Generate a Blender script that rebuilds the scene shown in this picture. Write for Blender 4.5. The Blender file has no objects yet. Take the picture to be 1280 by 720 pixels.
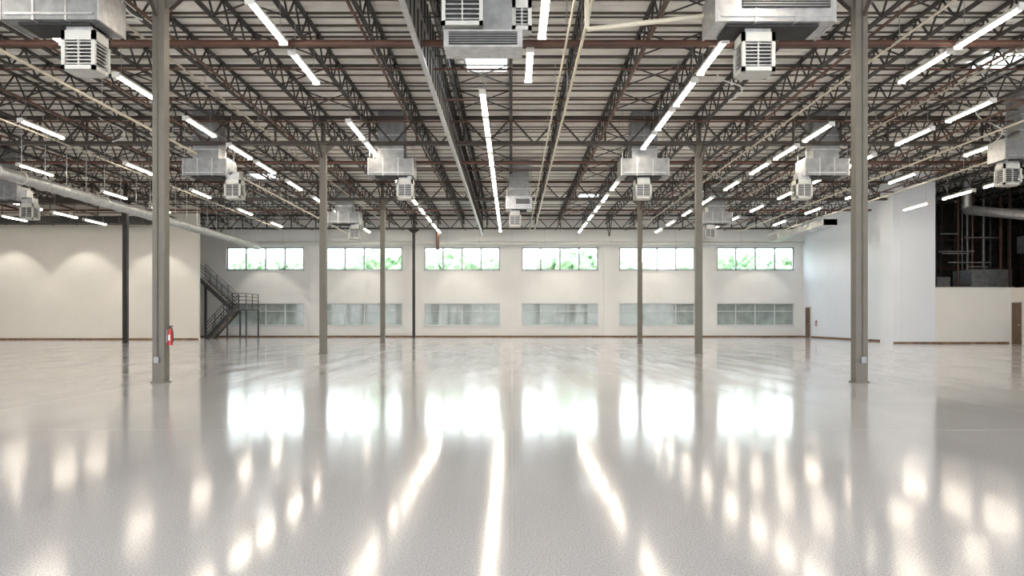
import bpy, math, random, bmesh
from mathutils import Vector, Matrix
random.seed(7)
S=bpy.context.scene
try:
    S.view_settings.view_transform='Standard'
    S.view_settings.look='None'
except Exception as e: print(e)

# ---------------- materials ----------------
def mat(name,col,rough=.6,metal=0,var=.06,scale=3,bump=0,bscale=40,emit=None,es=0,spec=.5):
    m=bpy.data.materials.new(name); m.use_nodes=True
    nt=m.node_tree; N=nt.nodes; L=nt.links
    b=N['Principled BSDF']
    b.inputs['Roughness'].default_value=rough
    b.inputs['Metallic'].default_value=metal
    b.inputs['Specular IOR Level'].default_value=spec
    tc=N.new('ShaderNodeTexCoord'); no=N.new('ShaderNodeTexNoise')
    no.inputs['Scale'].default_value=scale; no.inputs['Detail'].default_value=4
    L.new(tc.outputs['Object'],no.inputs['Vector'])
    cr=N.new('ShaderNodeValToRGB')
    c0=[max(0,c*(1-var)) for c in col]; c1=[min(1,c*(1+var)) for c in col]
    cr.color_ramp.elements[0].position=.3; cr.color_ramp.elements[0].color=(*c0,1)
    cr.color_ramp.elements[1].position=.7; cr.color_ramp.elements[1].color=(*c1,1)
    L.new(no.outputs['Fac'],cr.inputs['Fac']); L.new(cr.outputs['Color'],b.inputs['Base Color'])
    if emit:
        b.inputs['Emission Color'].default_value=(*emit,1); b.inputs['Emission Strength'].default_value=es
    return m
M=dict(
 cream=mat('cream_wall_paint',(.71,.68,.625),.7,var=.03,scale=.7),
 white=mat('white_wall_paint',(.75,.79,.85),.65,var=.02,scale=.6),
 backw=mat('back_wall_paint',(.76,.75,.73),.7,var=.03,scale=.8),
 deck=mat('roof_deck_metal',(.86,.84,.79),.6,var=.12,scale=1.2),
 seam=mat('deck_seam',(.12,.1,.08),.7,var=.2),
 joist=mat('joist_steel',(.04,.034,.03),.5,var=.3,scale=2),
 girder=mat('girder_steel',(.05,.037,.03),.5,var=.3,scale=2),
 col=mat('column_paint',(.145,.13,.108),.5,var=.08,scale=3),
 colb=mat('black_column_paint',(.018,.016,.015),.5,var=.2),
 galv=mat('galvanized_steel',(.5,.5,.51),.35,metal=.75,var=.18,scale=6),
 galv2=mat('grey_duct_sheet',(.27,.275,.28),.45,metal=.4,var=.25,scale=4),
 curtain=mat('curtain_sheet',(.16,.16,.16),.5,metal=.3,var=.3,scale=4),
 dwhite=mat('diffuser_white',(.6,.6,.57),.5,var=.04),
 dark=mat('dark_grille',(.03,.03,.03),.7,var=.3),
 rust=mat('sprinkler_pipe_rust',(.1,.045,.03),.55,var=.4,scale=1.5),
 pipe=mat('cream_conduit',(.62,.57,.46),.45,var=.06),
 base=mat('baseboard_brown',(.18,.1,.055),.8,var=.6,scale=6),
 jointm=mat('floor_joint_filler',(.42,.41,.4),.5,var=.1),
 frame=mat('window_frame',(.6,.6,.6),.4,metal=.1,var=.03),
 mull=mat('mullion_grey',(.38,.39,.4),.4,metal=.2,var=.05),
 blind=mat('blind_grey',(.34,.325,.3),.6,var=.25,scale=1.5),
 stair=mat('stair_steel',(.07,.07,.075),.5,var=.2),
 tread=mat('stair_tread',(.3,.25,.2),.6,var=.2),
 brown=mat('door_brown',(.12,.07,.045),.5,var=.2),
 red=mat('extinguisher_red',(.42,.02,.015),.3,var=.1),
 housing=mat('light_housing',(.8,.78,.74),.4,var=.02),
 tube=mat('led_tube',(1,.95,.85),.4,var=0,emit=(1,.89,.73),es=42),
 sky=mat('skylight_acrylic',(.9,.95,1),.4,var=0,emit=(.9,.96,1),es=6),
 leaf=mat('tree_leaves',(.27,.38,.2),.8,var=.5,scale=2.5),
 bark=mat('tree_bark',(.15,.1,.07),.9,var=.3),
 grass=mat('exterior_ground',(.45,.47,.38),.9,var=.3,scale=.5),
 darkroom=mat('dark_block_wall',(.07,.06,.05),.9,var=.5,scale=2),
 sign=mat('sign_white',(.8,.8,.78),.5,var=.02),
)
g=bpy.data.materials.new('window_glass'); g.use_nodes=True; nt=g.node_tree; nt.nodes.clear()
o=nt.nodes.new('ShaderNodeOutputMaterial'); mx=nt.nodes.new('ShaderNodeMixShader'); tr=nt.nodes.new('ShaderNodeBsdfTransparent'); gl=nt.nodes.new('ShaderNodeBsdfGlossy')
gl.inputs['Roughness'].default_value=.05; mx.inputs[0].default_value=.02
tr.inputs[0].default_value=(.94,.98,.97,1)
nt.links.new(tr.outputs[0],mx.inputs[1]); nt.links.new(gl.outputs[0],mx.inputs[2]); nt.links.new(mx.outputs[0],o.inputs[0]); M['glass']=g
# floor
f=bpy.data.materials.new('polished_epoxy_floor'); f.use_nodes=True; nt=f.node_tree; N=nt.nodes; L=nt.links; b=N['Principled BSDF']
tc=N.new('ShaderNodeTexCoord')
def noise(sc,det=3,mp=None):
    n=N.new('ShaderNodeTexNoise'); n.inputs['Scale'].default_value=sc; n.inputs['Detail'].default_value=det
    if mp:
        m=N.new('ShaderNodeMapping'); m.inputs['Scale'].default_value=mp; L.new(tc.outputs['Object'],m.inputs[0]); L.new(m.outputs[0],n.inputs['Vector'])
    else: L.new(tc.outputs['Object'],n.inputs['Vector'])
    return n
def ramp(n,p0,c0,p1,c1):
    r=N.new('ShaderNodeValToRGB'); e=r.color_ramp.elements; e[0].position=p0; e[0].color=(*c0,1); e[1].position=p1; e[1].color=(*c1,1)
    L.new(n.outputs['Fac'],r.inputs['Fac']); return r
def mixc(a,c,fac,mode='MULTIPLY'):
    m=N.new('ShaderNodeMix'); m.data_type='RGBA'; m.blend_type=mode; m.inputs[0].default_value=fac
    L.new(a,m.inputs[6]); L.new(c,m.inputs[7]); return m.outputs[2]
spk=ramp(noise(85,4),.38,(.5,.5,.525),.62,(.73,.73,.77))
big=ramp(noise(.35,4,(1,.4,1)),.35,(.96,.96,.96),.65,(1,1,1))
lane=ramp(noise(.5,2,(1,.03,1)),.4,(.94,.94,.94),.6,(1,1,1))
c=mixc(spk.outputs['Color'],big.outputs['Color'],1); c=mixc(c,lane.outputs['Color'],1)
L.new(c,b.inputs['Base Color'])
rr=N.new('ShaderNodeMapRange'); L.new(noise(1.6,4,(1,.12,1)).outputs['Fac'],rr.inputs[0])
rr.inputs[1].default_value=.35; rr.inputs[2].default_value=.65; rr.inputs[3].default_value=.09; rr.inputs[4].default_value=.14
L.new(rr.outputs[0],b.inputs['Roughness'])
bp=N.new('ShaderNodeBump'); bp.inputs['Strength'].default_value=.08; bp.inputs['Distance'].default_value=.0012
L.new(noise(45,2).outputs['Fac'],bp.inputs['Height']); L.new(bp.outputs['Normal'],b.inputs['Normal'])
b.inputs['Specular IOR Level'].default_value=.55
M['floor']=f

# ---------------- mesh builder ----------------
class B:
    def __init__(s): s.v=[]; s.f=[]; s.m=[]; s.mats=[]
    def mi(s,k):
        if k not in s.mats: s.mats.append(k)
        return s.mats.index(k)
    def hexa(s,pts,k):
        n=len(s.v); s.v+= [tuple(p) for p in pts]; i=s.mi(k)
        for q in ((0,3,2,1),(4,5,6,7),(0,1,5,4),(1,2,6,5),(2,3,7,6),(3,0,4,7)):
            s.f.append(tuple(n+a for a in q)); s.m.append(i)
    def box(s,x0,x1,y0,y1,z0,z1,k):
        s.hexa([(x0,y0,z0),(x1,y0,z0),(x1,y1,z0),(x0,y1,z0),(x0,y0,z1),(x1,y0,z1),(x1,y1,z1),(x0,y1,z1)],k)
    def beam(s,a,b_,w,h,k):
        a=Vector(a); b_=Vector(b_); d=(b_-a).normalized()
        up=Vector((0,0,1)) if abs(d.z)<.98 else Vector((0,1,0))
        sx=d.cross(up).normalized()*w/2; sz=sx.cross(d).normalized()*h/2
        s.hexa([a-sx-sz,a+sx-sz,b_+sx-sz,b_-sx-sz,a-sx+sz,a+sx+sz,b_+sx+sz,b_-sx+sz],k)
    def cyl(s,a,b_,r,k,n=10,cap=True):
        a=Vector(a); b_=Vector(b_); d=(b_-a).normalized()
        up=Vector((0,0,1)) if abs(d.z)<.98 else Vector((0,1,0))
        u=d.cross(up).normalized(); w=u.cross(d); o=len(s.v); i=s.mi(k)
        for p in (a,b_):
            for j in range(n):
                t=2*math.pi*j/n; s.v.append(tuple(p+u*math.cos(t)*r+w*math.sin(t)*r))
        for j in range(n):
            s.f.append((o+j,o+(j+1)%n,o+n+(j+1)%n,o+n+j)); s.m.append(i)
        if cap:
            s.f.append(tuple(o+j for j in reversed(range(n)))); s.m.append(i)
            s.f.append(tuple(o+n+j for j in range(n))); s.m.append(i)
    def path(s,pts,r,k,n=8):
        for a,c in zip(pts[:-1],pts[1:]): s.cyl(a,c,r,k,n)
    def mesh(s,name):
        me=bpy.data.meshes.new(name); me.from_pydata(s.v,[],s.f)
        for k in s.mats: me.materials.append(M[k])
        me.polygons.foreach_set('material_index',s.m); me.update(); return me
    def obj(s,name,loc=(0,0,0),parent=None):
        o=bpy.data.objects.new(name,s.mesh(name)); S.collection.objects.link(o); o.location=loc
        if parent: o.parent=parent
        return o
def empty(name,loc=(0,0,0)):
    e=bpy.data.objects.new(name,None); S.collection.objects.link(e); e.location=loc; return e

# ---------------- shell ----------------
XL,XR,YB,Y0,ZT=-38.,27.8,62.,-14.,9.5
b=B(); b.box(XL-1,42,Y0-1,YB+.4,-.3,0,'floor'); b.obj('floor')
b=B()
for x in (-29.3,-22,-14.7,-7.4,0,7.3,14.6,22): b.box(x-.004,x+.004,Y0,YB-.2,0,.0008,'jointm')
for y in (2.4,9.5,16.7,23.9,31.1,38.2,45.4,52.5): b.box(XL,XR,y-.004,y+.004,0,.0008,'jointm')
b.obj('floor_joints')
b=B(); y=Y0-.5; p=.45; prof=[]
while y<YB+.4:
    prof+=[(y,ZT),(y+.2,ZT),(y+.24,ZT+.07),(y+.41,ZT+.07)]; y+=p
i=b.mi('deck')
for (yy,zz) in prof: b.v+=[(XL-1,yy,zz),(42,yy,zz)]
for j in range(len(prof)-1):
    b.f.append((2*j,2*j+2,2*j+3,2*j+1)); b.m.append(i)
y=Y0
while y<YB: b.box(XL-1,42,y+.26,y+.33,ZT-.004,ZT+.06,'seam'); y+=p*2
b.obj('ceiling')
b=B(); b.box(XL-1,42,Y0-.6,YB+.4,ZT+.09,ZT+.3,'deck'); b.obj('roof_slab')

k=YB/1000.
def bx(px): return (px-640)*k
def bz(py): return 1.3+(400.5-py)*k
wins=[(283,380),(407,503),(530,625),(652,748),(774,869),(896,993)]
zl0,zl1,zu0,zu1=bz(407),bz(379),bz(338),bz(309)
b=B(); XE=bx(1003)
for z0,z1,hole in ((0,zl0,0),(zl0,zl1,1),(zl1,zu0,0),(zu0,zu1,1),(zu1,ZT+.1,0)):
    if not hole: b.box(XL,XE+.4,YB,YB+.35,z0,z1,'backw')
    else:
        x=XL
        for w in wins:
            b.box(x,bx(w[0]),YB,YB+.35,z0,z1,'backw'); x=bx(w[1])
        b.box(x,XE+.4,YB,YB+.35,z0,z1,'backw')
b.obj('wall_back')
n=0
for w in wins:
    for (z0,z1,low) in ((zu0,zu1,0),(zl0,zl1,1)):
        n+=1; e=empty('window_%d'%n,((bx(w[0])+bx(w[1]))/2,YB+.15,z0))
        W=(bx(w[1])-bx(w[0]))/2; H=z1-z0; q=B(); t=.07 if low else .11; fk='frame' if low else 'mull'
        q.box(-W,W,-.06,.06,0,t,fk); q.box(-W,W,-.06,.06,H-t,H,fk)
        for j in range(5):
            x=-W+j*(2*W)/4; x=min(max(x,-W+t/2),W-t/2); q.box(x-t/2,x+t/2,-.06,.06,0,H,fk)
        if low: q.box(-W,W,-.055,.055,H*.62,H*.62+.06,'frame')
        q.obj('frame',parent=e)
        q=B(); q.box(-W+.02,W-.02,-.01,.01,.02,H-.02,'glass'); q.obj('glass',parent=e)
        q=B(); q.box(-W-.05,W+.05,-.22,-.13,-.06,0,'frame'); q.obj('sill',parent=e)
        if low:
            q=B(); z=.04
            while z<H-.03:
                zz=z; q.hexa([(-W,.10,zz),(W,.10,zz),(W,.105,zz),(-W,.105,zz),(-W,.13,zz+.1),(W,.13,zz+.1),(W,.135,zz+.1),(-W,.135,zz+.1)],'blind'); z+=.085
            q.box(-W,W,.08,.16,H-.09,H,'blind'); q.obj('blind',parent=e)
b=B()
for px in (395,518,640,762,885): b.box(bx(px)-.45,bx(px)+.45,YB-.12,YB,0,zu1+.3,'backw')
b.obj('trim_1')
b=B(); b.box(XL,XE,YB-.15,YB-.121,0,.12,'base'); b.obj('baseboard_back')
XW=(248-640)*.053
b=B(); b.box(XL,XW,53,53.3,0,ZT,'cream'); b.obj('wall_left_front')
b=B(); b.box(XL,XW,52.97,52.999,0,.12,'base'); b.obj('baseboard_left')
b=B(); b.box(XL-.3,XL,Y0,YB,0,ZT,'cream'); b.obj('wall_left')
b=B(); b.box(XL,XR,Y0-.3,Y0,0,.6,'cream'); b.box(XL,XR,Y0-.3,Y0,7.6,ZT,'cream')  # rear wall out of view; its open bays are added for fill daylight
x=XL
while x<XR: b.box(x,min(x+.8,XR),Y0-.3,Y0,.6,7.6,'cream'); b.box(x+3.2,min(x+3.3,XR),Y0-.2,Y0-.1,.6,7.6,'frame') if x+3.3<XR else None; x+=6.
b.obj('wall_rear')
XS=22.5
b=B(); b.box(XS,XS+.3,46.2,YB,0,ZT,'white'); b.obj('wall_right')
b=B(); b.box(XS-.03,XS-.001,46.2,YB,0,.12,'base'); b.obj('baseboard_right')
b=B(); b.box(21.25,23.6,44.6,46.2,0,ZT,'white'); b.box(21.7,21.72,44.59,44.6,0,ZT,'backw'); b.obj('wall_pier')
b=B(); b.box(21.25,23.6,44.56,44.589,0,.1,'base'); b.obj('baseboard_pier')
b=B(); b.box(23.6,28,44.6,44.85,0,3.1,'backw'); b.box(23.58,28.02,44.55,44.9,3.1,3.16,'frame'); b.obj('wall_low_partition')
b=B(); b.box(23.6,27.7,44.56,44.599,0,.1,'base'); b.obj('baseboard_partition')
b=B(); b.box(XR,XR+.25,43.1,44.6,0,3.1,'cream'); b.box(XR,XR+.25,Y0,43.1,0,ZT,'cream'); b.obj('wall_right_near')
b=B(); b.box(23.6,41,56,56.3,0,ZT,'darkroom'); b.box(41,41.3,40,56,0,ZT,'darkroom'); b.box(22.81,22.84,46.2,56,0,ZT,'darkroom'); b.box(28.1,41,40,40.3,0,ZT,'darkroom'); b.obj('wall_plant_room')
b=B()
for x in [24+.85*j for j in range(17)]: b.box(x,x+.1,51,51.15,0,8.7,'girder')
for z in (3.4,4.6,5.6,6.4,7.3): b.box(24,38.5,50.95,51.0,z,z+.08,'rust')
for j in range(22):
    x=24.2+random.random()*9; y=46.5+random.random()*4; b.cyl((x,y,0),(x,y,8.7),.03+.06*random.random(),random.choice(['rust','galv2','dark']))
for j in range(8):
    x=24+random.random()*7; z=3.4+random.random()*4.5; b.cyl((x,46.8,z),(x+1+2*random.random(),46.8,z),.04,'galv2',6)
b.box(27,29.4,47,49,0,4.3,'galv2'); b.box(24.5,26.3,48,50,0,3.9,'galv2'); b.box(30.3,32,46.5,48,5.3,6.3,'galv2')
b.obj('plant_room_pipe_rack')
b=B(); b.box(XS-.06,XS-.001,60.15,61.2,0,2.35,'frame'); b.box(XS-.09,XS-.06,60.23,61.12,0,2.27,'brown'); b.cyl((XS-.16,60.35,1.05),(XS-.09,60.35,1.05),.03,'galv'); b.obj('door_1')
b=B(); b.box(XR-.05,XR-.001,43.5,44.45,0,2.35,'frame'); b.box(XR-.08,XR-.05,43.57,44.38,0,2.28,'brown'); b.cyl((XR-.14,43.7,1.05),(XR-.08,43.7,1.05),.03,'galv'); b.obj('door_2')

# ---------------- roof structure ----------------
XA=XL+.3; XB=41
base=[-7.34+1.825*j for j in range(-16,27)]
b=B()
zt,zb=9.47,8.72
for x in base:
    ye=YB-.05; ys=Y0+.1 if x<XR else 45.
    if 22.4<x<22.9: ye=46
    for dx in (-.035,.035): b.box(x+dx-.022,x+dx+.022,ys,ye,zt-.06,zt,'joist'); b.box(x+dx-.022,x+dx+.022,ys,ye,zb,zb+.06,'joist')
    y=ys+.1; up=True
    while y+.62<ye:
        b.beam((x,y,zb+.03 if up else zt-.03),(x,y+.62,zt-.03 if up else zb+.03),.042,.042,'joist'); y+=.62; up=not up
b.obj('roof_joists')
b=B(); rows=[]
for y1 in (2.3,16.6,31,45.3,59.7):
    for t in (.2,.4,.6,.8): rows.append(y1-14.35*(1-t))
for y in rows:
    xe=XR-.15 if y<44 else 22.3
    b.box(XA,xe,y,y+.04,zb-.03,zb,'joist'); b.box(XA,xe,y,y+.04,zt-.12,zt-.08,'joist')
    for x in base[:-1]:
        if (round((x+7.34)/1.825))%3==0 and x+1.83<xe:
            b.beam((x,y,zb),(x+1.825,y,zt-.08),.035,.035,'joist'); b.beam((x,y+.03,zt-.08),(x+1.825,y+.03,zb),.035,.035,'joist')
b.obj('joist_bridging')
b=B(); gy=[2.3,16.6,31.0,45.3,59.7]; gb,gt=8.1,9.2
for y in gy+[-12]:
    xe=XR-.15 if y<44 else (21.2 if y<50 else 22.3)
    for dy in (-.07,.07):
        b.box(XA,xe,y+dy-.035,y+dy+.035,gb,gb+.12,'girder'); b.box(XA,xe,y+dy-.035,y+dy+.035,gt-.12,gt,'girder')
    x=-7.34-1.825*16.5; up=True
    while x<xe-1.8:
        b.beam((x,y,gb+.05),(x+.9125,y,gt-.05),.07,.06,'girder'); b.beam((x+.9125,y,gt-.05),(x+1.825,y,gb+.05),.07,.06,'girder')
        b.box(x+.87,x+.95,y-.03,y+.03,gb,gt,'girder')
        x+=1.825
b.obj('roof_girders')
b=B()
for cx in (-21.94,-7.34,7.26):
    for y in gy[1:]:
        for s in (-1,1):
            b.beam((cx,y+s*.1,7.6),(cx,y+s*1.6,zb+.03),.06,.06,'girder')
b.obj('column_braces')

b=B()
b.cyl((XA,19.4,8.02),(XR-.1,19.4,8.02),.085,'rust')
b.cyl((XA,34.2,8.05),(XR-.1,34.2,8.05),.06,'rust'); b.cyl((XA,49,8.05),(22,49,8.05),.06,'rust')
for x in [-31,-27.5,-23.7,-19.3,-15.4,-11.8,-8.4,-3.6,3.4,8.8,12.9,16.4,20.1]:
    b.cyl((x,1,8.28),(x,YB-.2,8.28),.04,'rust',8)
    y=3.
    while y<60: b.cyl((x,y,8.28),(x,y,8.12),.03,'rust',6); y+=3.4
for y in (22.5,25.6,28.4,37.5,41,44,52.5,56): b.cyl((XA+1,y,8.36),(21,y,8.36),.03,'rust',6)
b.cyl((-5.6,60.2,6.6),(-5.6,60.2,8.3),.12,'rust')
b.obj('sprinkler_pipes')
b=B()
for (x,z,r) in ((-12.3,7.8,.045),(1.66,7.9,.04),(1.3,7.95,.03),(16.9,7.9,.035),(-17.0,8.0,.03),(9.2,7.95,.03),(-9.2,8.35,.03),(19.2,7.7,.03),(13.2,8.3,.03)):
    b.cyl((x,2,z),(x,60,z),r,'pipe',8)
    y=4
    while y<60: b.cyl((x,y,z),(x,y,9.0),.012,'galv',5); y+=5
b.cyl((1.5,16,7.12),(4.3,16,7.44),.05,'pipe'); b.cyl((4.3,16,7.44),(4.3,16,7.0),.05,'pipe'); b.cyl((1.5,16,7.12),(1.5,16,7.9),.05,'pipe')
b.obj('overhead_conduits')
b=B()
for (x,y,z,dx,h) in ((17.0,28.6,7.5,.5,1.3),(14.2,22.,7.9,.4,.9),(19.0,30,7.4,-.5,1.2),(-8.0,17.3,7.8,-.4,.9),(6.5,24,7.9,.4,.8),(-15,30,8,.5,.9),(10,40,8,.5,.9)):
    pts=[(x+dx*math.sin(t*math.pi/10*1.4),y+.1*math.sin(t),z+h*t/10) for t in range(11)]
    b.path(pts,.022,'sign',6)
b.obj('power_cables')
b=B(); b.box(-37,-21.2,49.8,50.6,7.35,7.8,'dark')
x=-36.5
while x<-21.5:
    b.box(x,x+.05,49.77,50.63,7.32,7.83,'girder'); b.box(x,x+.04,50.18,50.22,7.8,9.0,'girder'); x+=1.5
b.box(-37,-23,44.2,44.3,7.75,7.95,'girder'); 
for x in (-36,-32,-28,-24): b.box(x,x+.04,44.23,44.27,7.95,9.4,'girder')
b.obj('black_supply_duct')
b=B(); x=-2.2
b.box(x-.01,x+.01,8,60,7.72,9.45,'curtain')
y=8.
while y<60: b.box(x-.04,x+.04,y,y+.07,7.7,9.45,'joist'); y+=.7
b.box(x-.06,x+.06,8,60,7.65,7.72,'galv'); b.box(x-.06,x+.06,8,60,8.5,8.56,'galv2')
b.obj('draft_curtain')

# ---------------- columns ----------------
def column(x,y,k='col',w=.25,ext=0):
    b=B(); h=8.12; w2=w/2
    b.box(-w2,w2,0,w,.03,h,k); b.box(-w2-.03,w2+.03,-.03,w+.03,0,.03,k)
    b.box(-w2-.12,w2+.12,-.12,w+.12,h,h+.03,k)
    b.box(-w2+.04,w2-.04,.04,w-.04,h+.03,9.25,k)
    for s in (-1,1):
        b.hexa([(s*w2,w2-.01,h),(s*(w2+.35),w2-.01,h),(s*(w2+.35),w2+.01,h),(s*w2,w2+.01,h),(s*w2,w2-.01,h-.3),(s*(w2+.02),w2-.01,h-.3),(s*(w2+.02),w2+.01,h-.3),(s*w2,w2+.01,h-.3)],k)
    if ext:
        s=1 if ext>0 else -1
        b.cyl((-s*.02,-.02,.55),(-s*.02,-.02,8),.015,'col',6)
        b.box(-s*.02-.05,-s*.02+.05,-.06,0,.42,.54,'galv2')
    b.obj('steel_column',(x,y,0))
for y in gy[:4]:
    for x in (-7.34,7.26):
        column(x,y,ext=(1 if y>16 and y<17 else 0)*(1 if x<0 else -1))
column(-7.34,59.7,'colb',.2)
for y in gy[1:4]: column(-21.94,y,'colb')
for y in gy[1:3]: column(21.86,y)
for y in gy[1:3]: column(-36.5,y,'colb')
def ext(x,y,z,s=.85):
    b=B(); b.cyl((0,0,0),(0,0,.36*s),.06*s,'red',16)
    b.cyl((0,0,.36*s),(0,0,.41*s),.038*s,'red',12); b.cyl((0,0,.41*s),(0,0,.46*s),.02*s,'dark',8)
    b.box(-.02,.06,-.012,.012,.455*s,.48*s,'dark'); b.box(-.02,.045,-.012,.012,.42*s,.435*s,'dark')
    b.cyl((.04,0,.43*s),(.062,0,.3*s),.008,'dark',6); b.cyl((.062,0,.3*s),(.062,0,.08*s),.008,'dark',6)
    b.box(-.08*s,-.055*s,-.04,.04,.05,.32,'galv'); b.box(-.02,.02,-.066*s,-.056*s,.1,.22,'sign')
    b.obj('fire_extinguisher',(x,y,z))
ext(-7.34+.125+.07,16.72,.78)
ext(22.5-.12,58.9,.9)
b=B(); b.box(-.001,.03,-.1,.1,0,.25,'sign'); b.box(-.02,0,-.06,.06,.05,.2,'galv'); b.obj('wall_switch_box',(XS-.035,52.6,1.2))

# ---------------- strip lights ----------------
def light_mesh():
    b=B(); Ln=2.5
    b.box(-.09,.09,0,Ln,.05,.12,'housing')
    n=8; o=len(b.v); i=b.mi('tube')
    for yy in (.03,Ln-.03):
        for j in range(n+1):
            t=math.pi+math.pi*j/n; b.v.append((.07*math.cos(t),yy,.05+.055*math.sin(t)))
    for j in range(n): b.f.append((o+j,o+n+1+j,o+n+2+j,o+j+1)); b.m.append(i)
    b.f.append(tuple(o+j for j in range(n+1))); b.m.append(i); b.f.append(tuple(o+n+1+j for j in reversed(range(n+1)))); b.m.append(i)
    b.box(-.1,.1,-.02,.03,-.02,.13,'housing'); b.box(-.1,.1,Ln-.03,Ln+.02,-.02,.13,'housing')
    for yy in (.3,Ln-.3): b.cyl((0,yy,.12),(0,yy,1.35),.008,'galv',4)
    return b.mesh('strip_light')
LM=light_mesh()
Z=7.88
back=[-12,-7,-2,3,8,12.5]
rows_l=[(-5.45,back+[16.6,19.8,26.6,29.6,32.6,35.6,39,43,47,51,54.5,57.8],Z),
(5.05,back+[18.95,22.1,25.2,28.3,31.4,34.5,38,42,46,50,54,57.6],Z),
(-.86,[23.2,26.0,28.8,31.6,34.4,37.2,40.0,42.8,45.6,48.4,51.2,54,57],Z),
(.7,[16.2],Z),(.45,[19.6],Z),(.2,[-8,0,8],Z),
(-10.7,[-12,-7,-2,3,8,12,16.6,21.6,26.2,30.2,33.4,38,43,48,53,57.5],Z),
(-16.3,[-8,0,8,18,26.5,33.7,40.6,47.5,54],Z),
(-21.0,[5,15,25,34,41,46.5],Z),(-25.2,[30,40.3,43.8,47.1],7.2),(-30,[20,35,43.5,46.9],7.4),(-34,[40,46],7.4),
(10.8,back+[16.9,19.7,27,30.3,33.6,38,43,48,53,57.5],Z),
(14.5,[-8,0,8,16,24.1,27.6,32,36,41,46,51,56],Z),
(18.2,[3,12,21,29.6,36,41,47,53],Z),
(21.,[33,36.4,40.3],7.17)]
for X,ds,z in rows_l:
    for d in ds:
        o=bpy.data.objects.new('strip_light',LM); S.collection.objects.link(o); o.location=(X,d,z)

def scallop_spot(x,y,z,pw,col=(1,.94,.85),sz=84):  # added spot in an invented can, for scallops the strip rows would cast
    b=B(); b.cyl((0,0,0),(0,0,.22),.11,'housing',14); b.cyl((0,0,.22),(0,0,9.4-z),.012,'galv',5)
    o=b.obj('added_scallop_light',(x,y,z))
    l=bpy.data.lights.new('added_scallop_lamp','SPOT'); l.energy=pw; l.spot_size=math.radians(sz); l.spot_blend=.3; l.color=col; l.shadow_soft_size=.1
    lo=bpy.data.objects.new('lamp',l); S.collection.objects.link(lo); lo.parent=o; lo.location=(0,0,-.06)
for x in (-33,-28.2,-23.4): scallop_spot(x,51.1,8.1,480,sz=86)
for px in (335,456,578,700,822,945): scallop_spot(bx(px),YB-1.9,7.95,350,sz=80)

for (x,y) in ((-.8,25.2),(15.3,25),(12.5,50),(-14,45),(-20,22),(5,52)):
    b=B(); b.box(-.65,.65,-.8,.8,0,.03,'sky')
    for s in (-1,1): b.box(s*.68-.04,s*.68+.04,-.86,.86,-.05,.06,'frame'); b.box(-.7,.7,s*.83-.04,s*.83+.04,-.05,.06,'frame')
    b.obj('skylight',(x,y,ZT-.065))

# ---------------- HVAC ----------------
def louvre(b,x0,x1,y0,y1,z0,z1,n=7):
    b.box(x0+.08,x1-.08,y0+.08,y1-.08,z0+.02,z1-.02,'dark')
    w=.07
    for (a,c) in ((x0,y0),(x1-w,y0),(x0,y1-w),(x1-w,y1-w)): b.box(a,a+w,c,c+w,z0,z1,'dwhite')
    b.box(x0,x1,y0,y1,z0,z0+.08,'dwhite'); b.box(x0,x1,y0,y1,z1-.18,z1,'dwhite')
    h=(z1-z0-.26)/n
    for j in range(n):
        z=z0+.08+h*(j+.5)
        for (p1,p2) in (((x0+.05,y0+.04,z),(x1-.05,y0+.04,z)),((x0+.05,y1-.04,z),(x1-.05,y1-.04,z)),((x0+.04,y0+.05,z),(x0+.04,y1-.05,z)),((x1-.04,y0+.05,z),(x1-.04,y1-.05,z))):
            b.beam(p1,p2,.04,h*.3,'galv')
    m=(x0+x1)/2; b.box(m-.012,m+.012,y0+.01,y0+.06,z0,z1,'dwhite'); b.box(m-.012,m+.012,y1-.06,y1-.01,z0,z1,'dwhite')
def hvac(x,y,b0,b1,kind=0):
    b=B(); zb_,zt_=6.95,7.6
    b0-=x; b1-=x
    b.box(b0,b1,-.5,.5,zb_,zt_,'galv2' if kind!=1 else 'galv')
    nx=3
    for j in range(nx+1):
        xx=b0+(b1-b0)*j/nx; b.box(xx-.02,xx+.02,-.52,.52,zb_-.02,zt_+.02,'galv')
    b.box(b0+.1,b1-.1,-.54,-.5,zb_+.08,zb_+.12,'galv')
    b.box(b0+.25,b1-.25,-.35,.4,zb_-.05,zb_-.01,'dark')
    if kind==1:
        b.box(b0+.5,b1-.1,-.54,-.51,zb_+.25,zb_+.5,'dark')
        for q in range(5): b.box(b0+.5,b1-.1,-.555,-.535,zb_+.27+q*.05,zb_+.285+q*.05,'galv2')
    m=(b0+b1)/2; b.box(m-.5,m+.5,-.4,.45,zt_,9.45,'galv2')
    for z in (7.95,8.5,9.1): b.box(m-.53,m+.53,-.43,.48,z,z+.05,'galv')
    b.box(-.25,.25,-.25,.25,6.7,7.1,'galv'); b.box(min(0,m),max(0,m),-.25,.25,zb_+.08,zb_+.5,'galv')
    louvre(b,-.32,.32,-.3,.3,6.08,6.82)
    for xx in (b0+.05,b1-.05):
        for yy in (-.45,.45): b.cyl((xx,yy,zt_),(xx,yy,9.45),.012,'galv',5)
    b.obj('hvac_unit',(x,y,0))
hvac(-8.25,15.5,-9.6,-7.75); hvac(4.72,15.6,3.85,6.1,1)
hvac(-10.95,31.6,-12.8,-11.1); hvac(-4.2,31.6,-5.6,-3.85); hvac(5.15,31.6,4.25,6.1); hvac(11.45,31.6,11.4,13.1)
hvac(-9.2,47,-10.7,-8.9); hvac(.15,41,-.3,1.0,1); hvac(11.6,47,11.1,12.8); hvac(17.6,28.4,17.2,19.4)
hvac(-28,42,-29.8,-27.9); hvac(-22.9,38,-25,-23.2)
b=B()
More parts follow.
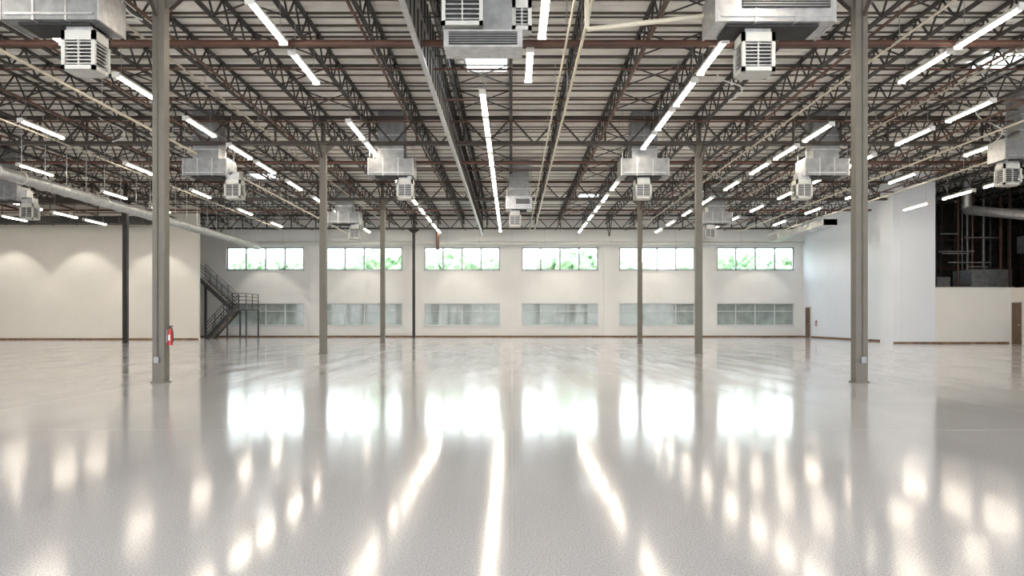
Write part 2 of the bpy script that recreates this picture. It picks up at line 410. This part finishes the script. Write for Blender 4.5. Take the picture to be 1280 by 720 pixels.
b.box(-1.3,.2,15.2,15.9,6.5,6.83,'galv'); b.box(-1.2,.1,15.17,15.2,6.54,6.78,'dark')
for j in range(5): b.box(-1.2,.1,15.15,15.18,6.56+j*.045,6.573+j*.045,'galv2')
louvre(b,-1.33,-.55,15.1,15.7,6.88,7.6,5); louvre(b,0,.38,15.4,15.8,6.9,7.5,5)
b.box(-.55,0,15.2,16.0,6.83,7.5,'galv2'); b.box(-1.1,0,15.3,16.1,7.5,9.45,'galv2')
b.box(-1.15,.05,15.25,16.15,8.2,8.26,'galv')
b.obj('central_hvac_unit')
b=B(); X=-18.1; b.cyl((X,10,6.55),(X,57,6.55),.22,'galv',24)
y=10.
while y<57: b.cyl((X,y,6.55),(X,y+.05,6.55),.24,'dwhite',24); b.cyl((X,y+.02,6.8),(X,y+.02,9.0),.012,'galv',5); y+=1.5
b.obj('spiral_duct')
b=B(); b.cyl((-20.5,61.1,7.2),(22.3,61.1,7.2),.13,'dwhite',16)
x=-20.
while x<22: b.cyl((x,61.1,7.3),(x,61.1,9.0),.012,'galv',5); b.cyl((x,61.1,7.2),(x+.05,61.1,7.2),.15,'galv',16); x+=2.5
b.obj('perimeter_duct')
b=B(); b.box(18.3,19.1,47,57,6.9,7.25,'galv'); 
for y in range(47,58,2): b.box(18.27,19.13,y,y+.05,6.87,7.28,'dwhite'); b.cyl((18.7,y,7.2),(18.7,y,9),.012,'galv',5)
b.obj('rectangular_duct')
b=B(); b.cyl((27.4,40.5,6.5),(25.9,45.6,7.6),.26,'galv',20); b.cyl((25.9,45.6,7.6),(25.9,45.6,9.2),.26,'galv',20); b.cyl((27.4,40.5,6.5),(27.3,38,6.5),.26,'galv',20); b.obj('angled_duct')

# ---------------- staircase ----------------
st=empty('staircase',(0,0,0))
def flight(name,xa,za,xb,zb2,y0,y1):
    b=B(); n=max(4,int(abs(zb2-za)/.175))
    for yy in (y0,y1): b.beam((xa,yy,za-.05),(xb,yy,zb2-.05),.05,.3,'stair')
    for j in range(n):
        t=(j+.5)/n; x=xa+(xb-xa)*t; z=za+(zb2-za)*t; w=abs(xb-xa)/n
        b.box(x-w/2-.02,x+w/2+.02,y0,y1,z-.02,z+.02,'tread'); b.box(x-.01,x+.01,y0,y1,z-.12,z,'tread')
    for yy in (y0,y1):
        for h in (.35,.62,.88,1.1): b.beam((xa,yy,za+h),(xb,yy,zb2+h),.045,.045,'stair')
        for j in range(4):
            t=j/3; b.box(xa+(xb-xa)*t-.025,xa+(xb-xa)*t+.025,yy-.025,yy+.025,za+(zb2-za)*t,za+(zb2-za)*t+1.1,'stair')
    b.obj(name,parent=st)
flight('lower_flight',-21.8,0,-19.9,2.1,57.0,58.3)
flight('upper_flight',-20.4,2.1,-22.9,4.4,58.5,59.8)
b=B(); b.box(-20.4,-18.9,57,59.8,2.0,2.12,'stair')
for (x,y) in ((-20.3,57.05),(-18.95,57.05),(-18.95,59.75),(-20.3,59.75)): b.box(x-.05,x+.05,y-.05,y+.05,0,2.0,'stair')
for h in (.35,.62,.88,1.1):
    b.box(-18.97,-18.92,57,59.8,2.1+h,2.145+h,'stair'); b.box(-19.9,-18.92,57,57.05,2.1+h,2.145+h,'stair')
for (x,y) in ((-18.95,57),(-19.9,57),(-18.95,58.4),(-18.95,59.75)): b.box(x-.025,x+.025,y-.025,y+.025,2.1,3.25,'stair')
b.obj('landing',parent=st)
b=B(); b.box(-30,-22.9,56.5,60,4.3,4.45,'stair')
for h in (.35,.62,.88,1.1): b.box(-30,-22.9,56.5,56.55,4.4+h,4.445+h,'stair')
for x in range(-30,-22): b.box(x,x+.05,56.5,56.55,4.4,5.5,'stair')
b.box(-23,-22.85,56.5,56.65,0,4.3,'stair'); b.box(-23,-22.85,59.8,59.95,0,4.3,'stair')
b.obj('upper_platform',parent=st)

# ---------------- exterior ----------------
b=B(); b.box(-120,120,YB+.36,220,-.4,-.1,'grass'); b.obj('exterior_ground')
def tree(x,y,h):
    bm=bmesh.new()
    for j in range(40):
        a=random.random()*6.28; r=math.sqrt(random.random())*h*.4; z=h*(.4+.52*random.random()*(1-.7*r/h)); s=h*(.06+.07*random.random())
        res=bmesh.ops.create_icosphere(bm,subdivisions=2,radius=s,matrix=Matrix.Translation((r*math.cos(a),r*math.sin(a),z)))
        for v in res['verts']: v.co+=Vector((random.uniform(-1,1),random.uniform(-1,1),random.uniform(-1,1)))*s*.35
    me=bpy.data.meshes.new('crown'); bm.to_mesh(me); bm.free(); me.materials.append(M['leaf'])
    e=empty('tree',(x,y,-.1)); o=bpy.data.objects.new('crown',me); S.collection.objects.link(o); o.parent=e
    q=B(); q.cyl((0,0,0),(0,0,h*.55),h*.03,'bark'); q.obj('trunk',parent=e)
for x in range(-42,46,4): tree(x+random.uniform(-1.5,1.5),84+random.uniform(-3,7),random.uniform(7.8,9.7))

# ---------------- world ----------------
w=bpy.data.worlds.new('sky'); S.world=w; w.use_nodes=True; nt=w.node_tree; bg=nt.nodes['Background']
tc=nt.nodes.new('ShaderNodeTexCoord'); sp=nt.nodes.new('ShaderNodeSeparateXYZ'); r=nt.nodes.new('ShaderNodeValToRGB')
nt.links.new(tc.outputs['Generated'],sp.inputs[0]); nt.links.new(sp.outputs['Z'],r.inputs['Fac'])
r.color_ramp.elements[0].color=(.95,.98,1,1); r.color_ramp.elements[1].color=(.6,.78,1,1)
nt.links.new(r.outputs[0],bg.inputs[0]); bg.inputs[1].default_value=9.0

cam=bpy.data.cameras.new('camera'); co=bpy.data.objects.new('camera',cam); S.collection.objects.link(co)
co.location=(0,0,1.3); co.rotation_euler=(math.radians(90),0,0); cam.sensor_width=36; cam.lens=28.125; cam.shift_y=40.5/1280
cam.clip_end=500; S.camera=co
